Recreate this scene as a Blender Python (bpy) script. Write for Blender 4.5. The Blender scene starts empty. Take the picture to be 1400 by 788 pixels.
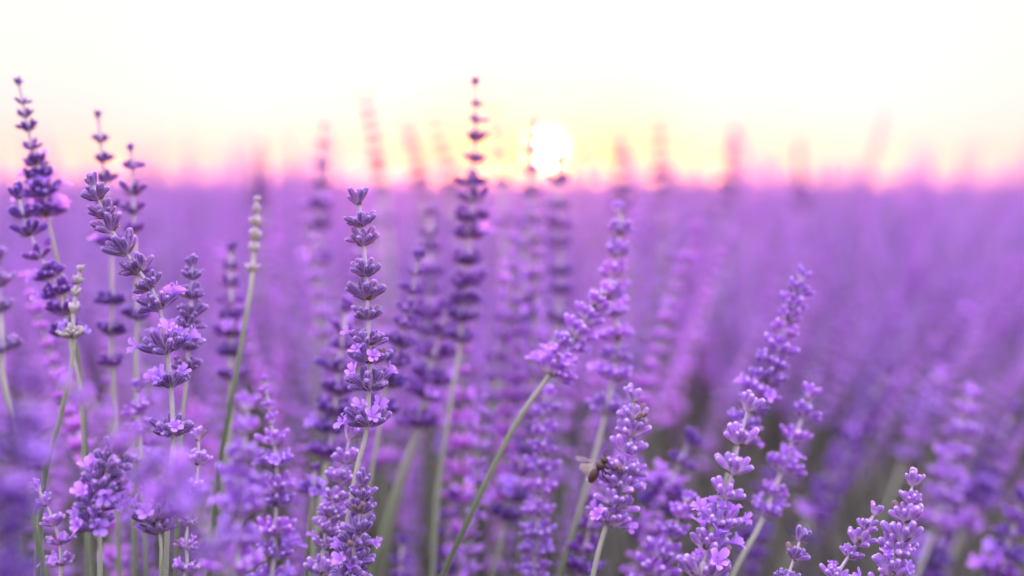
import bpy, math, random
import numpy as np
from mathutils import Vector, Matrix, Quaternion

random.seed(7)
scene = bpy.context.scene
col = scene.collection
R = math.radians
PI = math.pi

# ------------------------------------------------------------------ camera
CAM_H = 0.72                      # eye just above the flower tops
LENS = 50.0
FPX = 1400 * LENS / 36.0          # focal length in photograph pixels
PITCH = math.atan((394 - 244) / FPX)
ROLL = R(0.35)
cam_data = bpy.data.cameras.new('camera')
cam_data.lens = LENS
cam_data.sensor_width = 36.0
cam_data.clip_start = 0.02
cam_data.clip_end = 3000
cam_data.dof.use_dof = True
cam_data.dof.focus_distance = 0.75
cam_data.dof.aperture_fstop = 2.6
cam = bpy.data.objects.new('camera', cam_data)
cam.location = (0, 0, CAM_H)
CAM_M = Matrix.Rotation(R(90) - PITCH, 4, 'X') @ Matrix.Rotation(ROLL, 4, 'Z')
cam.matrix_world = Matrix.Translation((0, 0, CAM_H)) @ CAM_M
col.objects.link(cam)
scene.camera = cam
CAM_R = CAM_M.to_3x3()


def at(px, py, d):
    """The point of the field seen at a photograph pixel, d metres ahead."""
    v = Vector(((px - 700) / FPX * d, (394 - py) / FPX * d, -d))
    return Vector((0, 0, CAM_H)) + CAM_R @ v


# ------------------------------------------------------------------ sky and sun
SUN_EL = R(1.15)
SUN_AZ = R(1.35)                  # to the right of +Y
sun_dir = Vector((math.sin(SUN_AZ) * math.cos(SUN_EL), math.cos(SUN_AZ) * math.cos(SUN_EL), math.sin(SUN_EL)))

world = bpy.data.worlds.new('World')
scene.world = world
world.use_nodes = True
nt = world.node_tree
N, L = nt.nodes, nt.links
for n in list(N):
    N.remove(n)
out = N.new('ShaderNodeOutputWorld')
bg = N.new('ShaderNodeBackground')
SKY_STRENGTH = 0.12
bg.inputs['Strength'].default_value = SKY_STRENGTH
L.new(bg.outputs[0], out.inputs[0])
sky = N.new('ShaderNodeTexSky')
sky.sky_type = 'NISHITA'
sky.sun_disc = False
sky.sun_elevation = SUN_EL
sky.sun_rotation = SUN_AZ
sky.altitude = 300
sky.air_density = 1.0
sky.dust_density = 2.5
sky.ozone_density = 1.0
tc = N.new('ShaderNodeTexCoord')


def vmath(op, a, b=None):
    n = N.new('ShaderNodeVectorMath'); n.operation = op
    L.new(a, n.inputs[0])
    if b is not None:
        n.inputs[1].default_value = b
    return n


def ramp_node(N_, stops, interp='LINEAR'):
    n = N_.new('ShaderNodeValToRGB')
    cr = n.color_ramp
    cr.interpolation = interp
    while len(cr.elements) > 1:
        cr.elements.remove(cr.elements[-1])
    cr.elements[0].position = stops[0][0]
    cr.elements[0].color = (*stops[0][1], 1)
    for p, c in stops[1:]:
        e = cr.elements.new(p); e.color = (*c, 1)
    return n


# thin evening overcast: a veil of cloud over the clear sky, cream aloft and pink towards the horizon
sep = N.new('ShaderNodeSeparateXYZ'); L.new(tc.outputs['Generated'], sep.inputs[0])
EXPOSURE = 1.2
VEIL = 1.0 / (SKY_STRENGTH * 2 ** EXPOSURE)
# the sky overhead, out of view, is raised to brighten the flowers
veil = ramp_node(N, [(0.0, (1.0, .67, .68)), (0.01, (1.0, .73, .71)), (0.025, (1.0, .82, .82)), (0.046, (1.03, .90, .94)), (0.08, (1.06, .99, .97)),
                     (0.13, (1.1, 1.03, 1.0)), (0.3, (2.7, 2.6, 2.8)), (1.0, (5.0, 4.8, 5.7))])
L.new(sep.outputs['Z'], veil.inputs[0])
# the air round the low sun lets less blue through
dot = vmath('DOT_PRODUCT', tc.outputs['Generated'], tuple(sun_dir))
acos = N.new('ShaderNodeMath'); acos.operation = 'ARCCOSINE'; L.new(dot.outputs['Value'], acos.inputs[0])
wm = N.new('ShaderNodeMath'); wm.operation = 'DIVIDE'; L.new(acos.outputs[0], wm.inputs[0]); wm.inputs[1].default_value = R(12)
warm = ramp_node(N, [(0.0, (1.0, .80, .36)), (0.25, (1.0, .82, .52)), (0.55, (1.0, .92, .86)), (1.0, (1, 1, 1))])
L.new(wm.outputs[0], warm.inputs[0])
vw = vmath('MULTIPLY', veil.outputs[0]); L.new(warm.outputs[0], vw.inputs[1])
vs = vmath('SCALE', vw.outputs[0]); vs.inputs['Scale'].default_value = VEIL
mixs = N.new('ShaderNodeMix'); mixs.data_type = 'RGBA'; mixs.inputs[0].default_value = 0.95
L.new(sky.outputs[0], mixs.inputs[6]); L.new(vs.outputs[0], mixs.inputs[7])
# aureole and disc of the setting sun
SUN_SPREAD = R(40)
ang = N.new('ShaderNodeMath'); ang.operation = 'DIVIDE'; L.new(acos.outputs[0], ang.inputs[0]); ang.inputs[1].default_value = SUN_SPREAD
aur = ramp_node(N, [(0.0, (.5, .5, .5)), (0.0085, (.5, .48, .4)), (0.0115, (.055, .055, .055)), (0.03, (.045, .045, .045)), (0.1, (.026, .026, .026)), (0.2, (.012, .012, .012)),
                    (0.45, (.0015, .0015, .0015)), (1.0, (0, 0, 0))])
L.new(ang.outputs[0], aur.inputs[0])
# low light is reddened by the longer way through the air
red = ramp_node(N, [(0.0, (1, .16, .04)), (0.018, (1, .22, .14)), (0.04, (1, .42, .46)), (0.08, (1, .76, .80)), (0.15, (1, 1, .9))])
L.new(sep.outputs['Z'], red.inputs[0])
amul = vmath('MULTIPLY', aur.outputs[0]); L.new(red.outputs[0], amul.inputs[1])
asc = vmath('SCALE', amul.outputs[0]); asc.inputs['Scale'].default_value = 20.0 * VEIL
# the disc itself
disc = N.new('ShaderNodeMapRange'); disc.interpolation_type = 'SMOOTHERSTEP'; L.new(acos.outputs[0], disc.inputs[0])
disc.inputs[1].default_value = R(.20); disc.inputs[2].default_value = R(.85); disc.inputs[3].default_value = 9.0 * VEIL; disc.inputs[4].default_value = 0
dcol = N.new('ShaderNodeVectorMath')
dcol.operation = 'SCALE'; dcol.inputs[0].default_value = (1, .8, .5); L.new(disc.outputs[0], dcol.inputs['Scale'])
add = vmath('ADD', mixs.outputs[2]); L.new(asc.outputs[0], add.inputs[1])
add2 = vmath('ADD', add.outputs[0]); L.new(dcol.outputs[0], add2.inputs[1])
L.new(add2.outputs[0], bg.inputs['Color'])


sun = bpy.data.lights.new('sun', 'SUN')
sun.energy = 5.0
sun.angle = R(0.53)
sun.color = (1.0, 0.40, 0.10)
sun_ob = bpy.data.objects.new('sun_lamp', sun)
sun_ob.rotation_euler = (-sun_dir).to_track_quat('-Z', 'Y').to_euler()
sun_ob.location = (0, 0, 5)
col.objects.link(sun_ob)

scene.view_settings.view_transform = 'Standard'
scene.view_settings.look = 'None'
scene.view_settings.exposure = EXPOSURE
scene.view_settings.gamma = 1.0
scene.cycles.use_denoising = True
scene.cycles.max_bounces = 8
scene.cycles.diffuse_bounces = 4
scene.cycles.transmission_bounces = 6
scene.cycles.transparent_max_bounces = 8
scene.cycles.volume_bounces = 0


# ------------------------------------------------------------------ materials
def new_mat(name):
    m = bpy.data.materials.new(name); m.use_nodes = True
    t = m.node_tree
    for n in list(t.nodes):
        t.nodes.remove(n)
    return m, t, t.nodes, t.links


def petal_mat(name, stops, var=0.25, trans=0.3, trans_col=None, sheen=0.4, rough=0.7, noise_scale=900, hue_var=0.014, rib=0.0):
    """Soft plant tissue: colour along the piece (tone.r), tone per bud (tone.g), light shining through."""
    m, t, n, l = new_mat(name)
    o = n.new('ShaderNodeOutputMaterial')
    at_ = n.new('ShaderNodeAttribute'); at_.attribute_name = 'tone'
    sp = n.new('ShaderNodeSeparateColor'); l.new(at_.outputs['Color'], sp.inputs[0])
    rp = ramp_node(n, stops); l.new(sp.outputs[0], rp.inputs[0])
    oi = n.new('ShaderNodeObjectInfo')
    tc_ = n.new('ShaderNodeTexCoord')
    nz = n.new('ShaderNodeTexNoise'); nz.inputs['Scale'].default_value = noise_scale; nz.inputs['Detail'].default_value = 2
    l.new(tc_.outputs['Object'], nz.inputs['Vector'])
    a1 = n.new('ShaderNodeMath'); a1.operation = 'ADD'; l.new(sp.outputs[1], a1.inputs[0]); l.new(oi.outputs['Random'], a1.inputs[1])
    a2 = n.new('ShaderNodeMath'); a2.operation = 'ADD'; l.new(a1.outputs[0], a2.inputs[0]); l.new(nz.outputs[0], a2.inputs[1])
    mr = n.new('ShaderNodeMapRange'); l.new(a2.outputs[0], mr.inputs[0])
    mr.inputs[1].default_value = 0.3; mr.inputs[2].default_value = 2.2
    mr.inputs[3].default_value = 1 - var; mr.inputs[4].default_value = 1 + var
    rb = n.new('ShaderNodeMix'); rb.data_type = 'RGBA'; rbf = n.new('ShaderNodeMath'); rbf.operation = 'MULTIPLY'; rbf.inputs[1].default_value = rib
    l.new(sp.outputs[2], rbf.inputs[0]); l.new(rbf.outputs[0], rb.inputs[0]); l.new(rp.outputs[0], rb.inputs[6]); rb.inputs[7].default_value = (.66, .50, .74, 1)
    hs = n.new('ShaderNodeHueSaturation'); l.new(rb.outputs[2], hs.inputs['Color']); l.new(mr.outputs[0], hs.inputs['Value'])
    hv = n.new('ShaderNodeMapRange'); l.new(oi.outputs['Random'], hv.inputs[0])
    hv.inputs[3].default_value = 0.5 - hue_var; hv.inputs[4].default_value = 0.5 + hue_var
    l.new(hv.outputs[0], hs.inputs['Hue'])
    b = n.new('ShaderNodeBsdfPrincipled'); l.new(hs.outputs[0], b.inputs['Base Color'])
    b.inputs['Roughness'].default_value = rough
    b.inputs['Specular IOR Level'].default_value = 0.2
    b.inputs['Sheen Weight'].default_value = sheen
    b.inputs['Sheen Roughness'].default_value = 0.4
    b.inputs['Sheen Tint'].default_value = (1.0, 0.85, 0.98, 1)
    bp = n.new('ShaderNodeBump'); bp.inputs['Strength'].default_value = 0.35; bp.inputs['Distance'].default_value = 0.0004
    l.new(nz.outputs[0], bp.inputs['Height']); l.new(bp.outputs[0], b.inputs['Normal'])
    tr = n.new('ShaderNodeBsdfTranslucent')
    if trans_col:
        mx = n.new('ShaderNodeMix'); mx.data_type = 'RGBA'; mx.inputs[0].default_value = 0.6
        l.new(hs.outputs[0], mx.inputs[6]); mx.inputs[7].default_value = (*trans_col, 1)
        l.new(mx.outputs[2], tr.inputs['Color'])
    else:
        l.new(hs.outputs[0], tr.inputs['Color'])
    ms = n.new('ShaderNodeMixShader'); ms.inputs[0].default_value = trans
    l.new(b.outputs[0], ms.inputs[1]); l.new(tr.outputs[0], ms.inputs[2]); l.new(ms.outputs[0], o.inputs[0])
    return m


M_CALYX = petal_mat('calyx_violet', [(0.0, (0.44, 0.33, 0.50)), (0.25, (0.29, 0.14, 0.48)), (0.55, (0.075, 0.018, 0.22)), (0.9, (0.095, 0.025, 0.29)), (1.0, (0.44, 0.24, 0.72))],
                    var=0.3, trans=0.36, trans_col=(0.66, 0.30, 0.82), sheen=.28, rib=.32)
M_CALYX_LILAC = petal_mat('calyx_lilac', [(0.0, (0.74, 0.66, 0.80)), (0.3, (0.62, 0.44, 0.78)), (0.6, (0.24, 0.075, 0.50)), (0.9, (0.30, 0.11, 0.60)), (1.0, (0.78, 0.62, 0.92))],
                          var=0.25, trans=0.42, trans_col=(0.80, 0.46, 0.88), sheen=.32, rib=.33)
M_CALYX_PALE = petal_mat('calyx_pale_green', [(0.0, (0.32, 0.37, 0.20)), (0.5, (0.42, 0.40, 0.34)), (0.85, (0.48, 0.38, 0.52)), (1.0, (0.54, 0.48, 0.50))],
                         var=0.2, trans=0.3, sheen=0.5, hue_var=0.01)
M_DRY = petal_mat('calyx_dry', [(0.0, (0.38, 0.30, 0.36)), (0.5, (0.24, 0.14, 0.24)), (1.0, (0.20, 0.10, 0.12))], var=.3, trans=.25, sheen=.3)
M_FUZZ = petal_mat('fuzz_hairs', [(0.0, (0.80, 0.68, 0.86)), (1.0, (0.80, 0.68, 0.86))], var=.1, trans=0.5, sheen=0)
M_COROLLA = petal_mat('corolla_violet', [(0.0, (0.34, 0.12, 0.70)), (0.5, (0.46, 0.20, 0.82)), (1.0, (0.58, 0.32, 0.88))],
                      var=0.2, trans=0.45, trans_col=(0.6, 0.25, 0.9), sheen=0.2, hue_var=0.02)
M_BRACT = petal_mat('bract_brown', [(0.0, (0.16, 0.11, 0.07)), (1.0, (0.13, 0.06, 0.10))], var=0.3, trans=0.25, sheen=0.2)
M_STEM = petal_mat('stem_green', [(0.0, (0.075, 0.095, 0.055)), (0.5, (0.17, 0.20, 0.125)), (0.8, (0.36, 0.34, 0.33)), (1.0, (0.40, 0.32, 0.44))],
                   var=0.2, trans=0.1, sheen=0.5, noise_scale=400, hue_var=0.015)
M_LEAF = petal_mat('leaf_grey_green', [(0.0, (0.028, 0.045, 0.036)), (1.0, (0.06, 0.082, 0.07))], var=0.3, trans=0.2, sheen=0.2, noise_scale=200, hue_var=0.02)
M_FAR = petal_mat('far_flower_violet', [(0.0, (0.52, 0.25, 0.66)), (0.5, (0.43, 0.125, 0.70)), (1.0, (0.70, 0.36, 0.90))],
                  var=0.3, trans=0.45, trans_col=(0.80, 0.36, 0.86), sheen=0.1, noise_scale=300, hue_var=0.02)


# ------------------------------------------------------------------ mesh collector
class MB:
    def __init__(self):
        self.v, self.f, self.mi, self.t, self.mats = [], [], [], [], []

    def mat(self, m):
        if m not in self.mats:
            self.mats.append(m)
        return self.mats.index(m)

    def add(self, verts, faces, mat, tones, M=None):
        o = len(self.v); k = self.mat(mat)
        self.v.extend([(M @ Vector(p)) for p in verts] if M is not None else [Vector(p) for p in verts])
        self.f.extend([tuple(i + o for i in f) for f in faces])
        self.mi.extend([k] * len(faces)); self.t.extend(tones)

    def merge(self, other, M):
        o = len(self.v)
        ks = [self.mat(m) for m in other.mats]
        self.v.extend([M @ p for p in other.v])
        self.f.extend([tuple(i + o for i in f) for f in other.f])
        self.mi.extend([ks[i] for i in other.mi]); self.t.extend(other.t)

    def mesh(self, name, smooth=True):
        me = bpy.data.meshes.new(name)
        me.from_pydata([tuple(p) for p in self.v], [], self.f)
        for m in self.mats:
            me.materials.append(m)
        me.polygons.foreach_set('material_index', self.mi)
        me.polygons.foreach_set('use_smooth', [smooth] * len(self.f))
        a = me.color_attributes.new('tone', 'FLOAT_COLOR', 'POINT')
        a.data.foreach_set('color', [c for t in self.t for c in (t[0], t[1], t[2] if len(t) > 2 else .35, 1.0)])
        me.update()
        return me


def link(name, data, parent=None, M=None):
    o = bpy.data.objects.new(name, data)
    col.objects.link(o)
    if parent is not None:
        o.parent = parent
    if M is not None:
        o.matrix_local = M
    return o


def frame(p, z_axis, spin=0.0, s=1.0):
    """Matrix that puts +Z along z_axis at p."""
    q = Vector((0, 0, 1)).rotation_difference(z_axis.normalized())
    return Matrix.Translation(p) @ q.to_matrix().to_4x4() @ Matrix.Rotation(spin, 4, 'Z') @ Matrix.Scale(s, 4)


# ------------------------------------------------------------------ flower pieces (unit length along +Z)
def calyx_mb(seed, mat, seg=10, rings=((0, .075), (.08, .095), (.25, .125), (.45, .15), (.65, .162), (.82, .152), (.93, .115)), ribs=0.12, hairs=44):
    r = random.Random(seed)
    mb = MB(); g = r.random()
    bend = r.uniform(-.10, .18)
    vs, ts, fs = [], [], []
    for (t, rad) in rings:
        for k in range(seg):
            a = 2 * PI * k / seg
            rr = rad * (1 + (ribs if k % 2 else -ribs)) * (1 if t > .1 else .9)
            zz = t + (0.05 if (k % 2 and t > .9) else 0)
            vs.append((rr * math.cos(a) + bend * t * t, rr * math.sin(a), zz)); ts.append((t, g, 1.0 if k % 2 and ribs else 0.0))
    n = len(rings)
    for j in range(n - 1):
        for k in range(seg):
            fs.append((j * seg + k, j * seg + (k + 1) % seg, (j + 1) * seg + (k + 1) % seg, (j + 1) * seg + k))
    vs.append((bend, 0, 1.03)); ts.append((1.0, g))
    for k in range(seg):
        fs.append(((n - 1) * seg + k, (n - 1) * seg + (k + 1) % seg, len(vs) - 1))
    mb.add(vs, fs, mat, ts)
    for _ in range(hairs):                                  # short woolly hairs
        t = r.uniform(.12, 1.0); a = r.random() * 2 * PI
        rad = 0.0 + np.interp(t, [q[0] for q in rings] + [1.03], [q[1] for q in rings] + [.01])
        p = Vector((rad * math.cos(a) + bend * t * t, rad * math.sin(a), t))
        d = Vector((math.cos(a), math.sin(a), r.uniform(-.1, .9) + (1.2 if t > .9 else 0))).normalized()
        w = Vector((-math.sin(a), math.cos(a), 0)) * .010
        mb.add([tuple(p - w - d * .02), tuple(p + w - d * .02), tuple(p + d * r.uniform(.05, .10))], [(0, 1, 2)], M_FUZZ, [(0, .5, 0)] * 3)
    return mb


def corolla_mb(seed):
    """Two-lipped flower opening from the mouth of a calyx: a tube with two lobes up and three down."""
    r = random.Random(seed); mb = MB(); g = r.random()
    vs, fs, ts = [], [], []
    seg = 10
    for (t, rad) in ((0.0, .10), (.3, .14), (.48, .19)):
        for k in range(seg):
            a = 2 * PI * k / seg
            vs.append((rad * math.cos(a), rad * math.sin(a), t)); ts.append((t * .6, g))
    for j in range(2):
        for k in range(seg):
            fs.append((j * seg + k, j * seg + (k + 1) % seg, (j + 1) * seg + (k + 1) % seg, (j + 1) * seg + k))
    mb.add(vs, fs, M_COROLLA, ts)
    for k in range(5):
        a = 2 * PI * (k + .5) / 5 + r.uniform(-.15, .15)
        big = 1.35 if k in (0, 4) else r.uniform(.75, 1.0)
        rows = [(.19, .47, .10), (.30, .60, .17), (.42 + .05 * r.random(), .66, .17), (.52, .62 + r.uniform(-.1, .12), .08)]
        pv, pt = [], []
        for i, (rad, z, w) in enumerate(rows):
            for s in (-1, 0, 1):
                rr = .19 + (rad - .19) * big
                pv.append((rr * math.cos(a) - s * w * big * math.sin(a), rr * math.sin(a) + s * w * big * math.cos(a), z + (0.05 if s else 0) * (1 + r.random()) + (.25 * (i / 3) if big > 1.2 else 0)))
                pt.append((.3 + .7 * i / 3, g))
        pf = []
        for i in range(3):
            for s in range(2):
                pf.append((i * 3 + s, i * 3 + s + 1, i * 3 + s + 4, i * 3 + s + 3))
        mb.add(pv, pf, M_COROLLA, pt)
    return mb


def bract_mb(seed):
    r = random.Random(seed); mb = MB(); g = r.random()
    vs, ts = [], []
    rows = [(0, .10), (.25, .26), (.55, .22), (1.0, .02)]
    for (t, w) in rows:
        for s in (-1, 0, 1):
            vs.append((.12 * t * t + (.07 if s else 0), s * w, t)); ts.append((t, g))
    fs = [(i * 3 + s, i * 3 + s + 1, i * 3 + s + 4, i * 3 + s + 3) for i in range(3) for s in range(2)]
    mb.add(vs, fs, M_BRACT, ts)
    return mb


CALYX = {k: [calyx_mb(10 * i + j, m) for j in range(5)] for i, (k, m) in enumerate((('violet', M_CALYX), ('lilac', M_CALYX_LILAC), ('pale', M_CALYX_PALE), ('dry', M_DRY)))}
CALYX_LOW = {k: [calyx_mb(77 * i + j, m, seg=6, rings=((0, .08), (.3, .15), (.7, .175), (.92, .115)), ribs=0.0, hairs=9) for j in range(3)]
             for i, (k, m) in enumerate((('violet', M_CALYX), ('lilac', M_CALYX_LILAC), ('pale', M_CALYX_PALE)))}
COROLLA = [corolla_mb(i) for i in range(4)]
BRACT = [bract_mb(i) for i in range(3)]
ME_CALYX = {k: [b.mesh('calyx') for b in v] for k, v in CALYX.items()}
ME_COROLLA = [b.mesh('corolla') for b in COROLLA]
ME_BRACT = [b.mesh('bract') for b in BRACT]
core = MB()
_seg = 8
for (z, rad) in ((-.22, .10), (-.05, .17), (.12, .15), (.3, .09)):
    for k in range(_seg):
        core.v.append(Vector((rad * math.cos(2 * PI * k / _seg), rad * math.sin(2 * PI * k / _seg), z))); core.t.append((.9, .5))
for j in range(3):
    for k in range(_seg):
        core.f.append((j * _seg + k, j * _seg + (k + 1) % _seg, (j + 1) * _seg + (k + 1) % _seg, (j + 1) * _seg + k)); core.mi.append(0)
core.mats.append(M_STEM)


def whorl_layout(r, style):
    """Places of the pieces of one whorl of outer radius 1: list of (kind, Matrix)."""
    L_ = []
    top = style.startswith('tip')
    off = .10
    if style == 'tip':
        rings = [(r.randint(4, 5), 30, 1.25), (2, 8, 1.2)]
    elif style == 'bud':
        rings = [(r.randint(7, 8), 52, 1.14), (r.randint(4, 6), 27, 1.1)]
    elif style == 'cup':
        rings = [(r.randint(5, 6), 56, 1.12), (2, 30, .9)]
    elif style == 'tight':
        rings = [(6, 34, 1.1), (4, 14, 1.1)]
    else:
        rings = [(r.randint(9, 10), 62, .84), (r.randint(7, 8), 40, .84), (5, 18, .78)]; off = .22
    for (n, inc, ln) in rings:
        a0 = r.random() * 2 * PI
        for k in range(n):
            a = a0 + 2 * PI * k / n + r.uniform(-.22, .22)
            i_ = R(inc + r.uniform(-15, 13))
            d = Vector((math.sin(i_) * math.cos(a), math.sin(i_) * math.sin(a), math.cos(i_)))
            base = Vector((off * math.cos(a), off * math.sin(a), -.2 + r.uniform(-.08, .10)))
            ll = ln * r.uniform(.72, 1.08)
            kind = 'calyx'
            M = frame(base, d, r.random() * 6.28, ll)
            L_.append((kind, M))
            if style == 'flower' and r.random() < .26:
                L_.append(('corolla', frame(base + d * ll * .78, (d + Vector((0, 0, -.15))).normalized(), r.random() * 6.28, r.uniform(.5, .72))))
            elif style == 'full' and r.random() < .05:
                L_.append(('corolla', frame(base + d * ll * .78, d, r.random() * 6.28, .55)))
    nb = 2 if style in ('tip', 'tight') else 3
    a0 = r.random() * 6.28
    for k in range(nb):
        a = a0 + 2 * PI * k / nb
        d = Vector((math.sin(R(62)) * math.cos(a), math.sin(R(62)) * math.sin(a), math.cos(R(62))))
        # local x of the bract faces outwards and down
        z = d; x = Vector((math.cos(a) * .4, math.sin(a) * .4, -.9)); x = (x - z * x.dot(z)).normalized(); y = z.cross(x)
        M = Matrix.Translation(Vector((.12 * math.cos(a), .12 * math.sin(a), -.25))) @ Matrix((x, y, z)).transposed().to_4x4() @ Matrix.Scale(.62, 4)
        L_.append(('bract', M))
    return L_


_whorl_cache = {}


def whorl_mesh(style, tint, k):
    """Whorl whose buds are too small or soft in the photograph to pick apart: one joined mesh."""
    key = (style, tint, k)
    if key not in _whorl_cache:
        r = random.Random(hash(key) & 0xffff if False else sum(map(ord, style + tint)) * 31 + k)
        mb = MB(); mb.merge(core, Matrix.Identity(4))
        for kind, M in whorl_layout(r, style):
            src = {'calyx': CALYX_LOW[tint], 'corolla': COROLLA, 'bract': BRACT}[kind]
            mb.merge(r.choice(src), M)
        _whorl_cache[key] = mb.mesh('whorl')
    return _whorl_cache[key]


ME_CORE = core.mesh('whorl')


# ------------------------------------------------------------------ stalks
def catmull(P, per=6):
    P = [P[0] * 2 - P[1]] + list(P) + [P[-1] * 2 - P[-2]]
    o = []
    for i in range(1, len(P) - 2):
        for s in range(per):
            t = s / per
            a, b, c, d = P[i - 1], P[i], P[i + 1], P[i + 2]
            o.append(.5 * (2 * b + (c - a) * t + (2 * a - 5 * b + 4 * c - d) * t * t + (3 * b - a - 3 * c + d) * t * t * t))
    o.append(P[-2])
    return o


def stem_mb(pts, rads, tones, seg=6, g=.5):
    mb = MB(); vs, fs, ts = [], [], []
    for i, p in enumerate(pts):
        tg = (pts[min(i + 1, len(pts) - 1)] - pts[max(i - 1, 0)]).normalized()
        q = Vector((0, 0, 1)).rotation_difference(tg)
        for k in range(seg):
            a = 2 * PI * k / seg
            sq = 1.12 if (k * 4 // seg) * seg == k * 4 else .95      # lavender stems are squarish
            vs.append(p + q @ Vector((rads[i] * sq * math.cos(a), rads[i] * sq * math.sin(a), 0))); ts.append((tones[i], g))
    for i in range(len(pts) - 1):
        for k in range(seg):
            fs.append((i * seg + k, i * seg + (k + 1) % seg, (i + 1) * seg + (k + 1) % seg, (i + 1) * seg + k))
    fs.append(tuple(range(seg))); fs.append(tuple(range((len(pts) - 1) * seg, len(pts) * seg))[::-1])
    mb.add(vs, fs, M_STEM, ts)
    return mb


def thing(name, label, cat, loc, group=None):
    o = bpy.data.objects.new(name, None)
    o.empty_display_size = .01
    o.location = loc
    o['label'] = label; o['category'] = cat
    if group:
        o['group'] = group
    col.objects.link(o)
    return o


STALK_GROUP = 'lavender stalks of the near bushes'


def stalk(label, d, whorls, stem=(), detail=0, tint='violet', styles=None, stem_px=7.0, dz=0.0, seed=None):
    """One lavender flower stalk.  whorls: (px, py, width px) from the tip down; stem: (px, py) below them."""
    r = random.Random(seed if seed is not None else int(whorls[0][0] * 7 + whorls[0][1]))
    n = len(whorls)
    W = [at(w[0], w[1], d + dz * i) for i, w in enumerate(whorls)]
    S = [at(p[0], p[1], d + dz * (n + i)) for i, p in enumerate(stem)]
    P = W + S
    # on down to the bush below the frame
    last = P[-1]; tg = (P[-1] - P[-2]).normalized() if len(P) > 1 else Vector((0, 0, -1))
    z_end = .12
    while P[-1].z > z_end + .03:
        tg = (tg * .8 + Vector((0, 0, -1)) * .25).normalized()
        P.append(P[-1] + tg * min(.09, max(.03, P[-1].z - z_end)))
    # ease the zigzag of the whorl centres
    Q = list(P)
    for i in range(1, n):
        if i + 1 < len(P):
            Q[i] = P[i] * .5 + (P[i - 1] + P[i + 1]) * .25
    Q = [Q[0]] + Q[1:]
    root_at = P[-1].copy()
    t = thing('lavender_stalk', label, 'lavender', root_at, STALK_GROUP)
    C = catmull(Q, 5)
    rad0 = min(stem_px, 9.5) * d / FPX / 2 * .92
    length = sum((C[i + 1] - C[i]).length for i in range(len(C) - 1))
    acc = 0; rads, tones = [], []
    for i, p in enumerate(C):
        if i:
            acc += (C[i] - C[i - 1]).length
        u = acc / length
        rads.append(rad0 * (.62 + .5 * min(1, u * 2.2)))
        head = sum((Q[k + 1] - Q[k]).length for k in range(n - 1)) if n > 1 else .03
        tones.append(max(0, min(1, 1 - max(0, acc - head * .6) / (head * 2.2 + .02))) if acc > head * .6 else 1.0)
    sm = stem_mb([p - root_at for p in C], rads, tones, seg=8, g=r.random())
    if detail == 2:
        for _ in range(420):
            i = r.randrange(len(C) - 1); p = C[i].lerp(C[i + 1], r.random()) - root_at
            tg = (C[i + 1] - C[i]).normalized(); q = Vector((0, 0, 1)).rotation_difference(tg); a = r.random() * 6.28
            hd = q @ Vector((math.cos(a), math.sin(a), 0)); w_ = tg.cross(hd) * .00005
            sm.add([p + hd * rads[i] * .9 - w_, p + hd * rads[i] * .9 + w_, p + hd * (rads[i] + r.uniform(.0003, .0006)) - tg * .0002], [(0, 1, 2)], M_FUZZ, [(0, .5, 0)] * 3)
    link('stem', sm.mesh('stem'), t)
    for i, w in enumerate(whorls):
        p = Q[i] - root_at
        tg = (Q[max(i - 1, 0)] - Q[i + 1]).normalized() if i + 1 < len(Q) else Vector((0, 0, 1))
        rad = w[2] * d / FPX / 2 * (r.uniform(.98, 1.16) if detail == 2 else r.uniform(1.0, 1.26))
        st = styles[i] if styles else ('tip' if i == 0 else ('cup' if detail == 1 and tint == 'violet' else 'bud') if i < n * .45 else 'full')
        if len(w) > 3:
            st = w[3]
        if 0 < i < n - 1:
            p = p + (Q[i + 1] - Q[i]) * max(-.16, min(.16, r.gauss(0, .10)))
        tg = (tg + Vector((r.gauss(0, .08), r.gauss(0, .08), 0))).normalized()
        M = frame(p - tg * rad * .3, tg, r.random() * 6.28, rad)
        if detail == 2:
            wh = link('whorl', ME_CORE, t, M)
            for kind, m in whorl_layout(r, st):
                data = r.choice(ME_CALYX[tint if r.random() < .965 else 'dry'] if kind == 'calyx' else ME_COROLLA if kind == 'corolla' else ME_BRACT)
                link(kind, data, wh, m)
        else:
            link('whorl', whorl_mesh(st, tint, r.randint(0, 4)), t, M)
    return t


def spike(x0, y0, x1, y1, n, w0, w1, bend=0.0, flowers=()):
    """n whorls from the tip (x0, y0) to the lowest (x1, y1), their spacing growing downwards."""
    o = []
    for i in range(n):
        u = (i / max(1, n - 1)) ** 1.08
        x = x0 + (x1 - x0) * u + bend * 4 * u * (1 - u)
        y = y0 + (y1 - y0) * u
        w = w0 + (w1 - w0) * min(1, u * 1.5)
        o.append((x, y, w, 'flower') if i in flowers else (x, y, w))
    return o


# --- the sharp stalks in the plane of focus
stalk('tall sharp lavender spike with widely spaced cups of buds on a pale stem', .75,
      [(490, 270, 36), (492, 295, 40), (495, 326, 43), (500, 362, 42), (502, 389, 48), (502, 430, 52), (504, 455, 54), (506, 482, 60), (506, 506, 62), (503, 574, 62, 'flower')],
      [(499, 600), (488, 640), (474, 720), (462, 800)], 2, stem_px=8)
stalk('sharp dense violet spike at the bottom edge directly below the tall sharp spike', .73,
      [(496, 655, 34), (497, 674, 40), (492, 692, 42), (490, 712, 48), (488, 734, 52), (484, 755, 56), (478, 778, 58), (474, 802, 60)], [(470, 830)], 2)
stalk('slim lavender spike leaning beside the dense bottom spike, pale stem between its buds', .79,
      [(479, 590, 38), (475, 622, 40), (464, 654, 40), (460, 672, 38), (455, 693, 42), (450, 715, 44), (444, 738, 46), (438, 765, 56)], [(444, 800)], 2, 'lilac')
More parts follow.
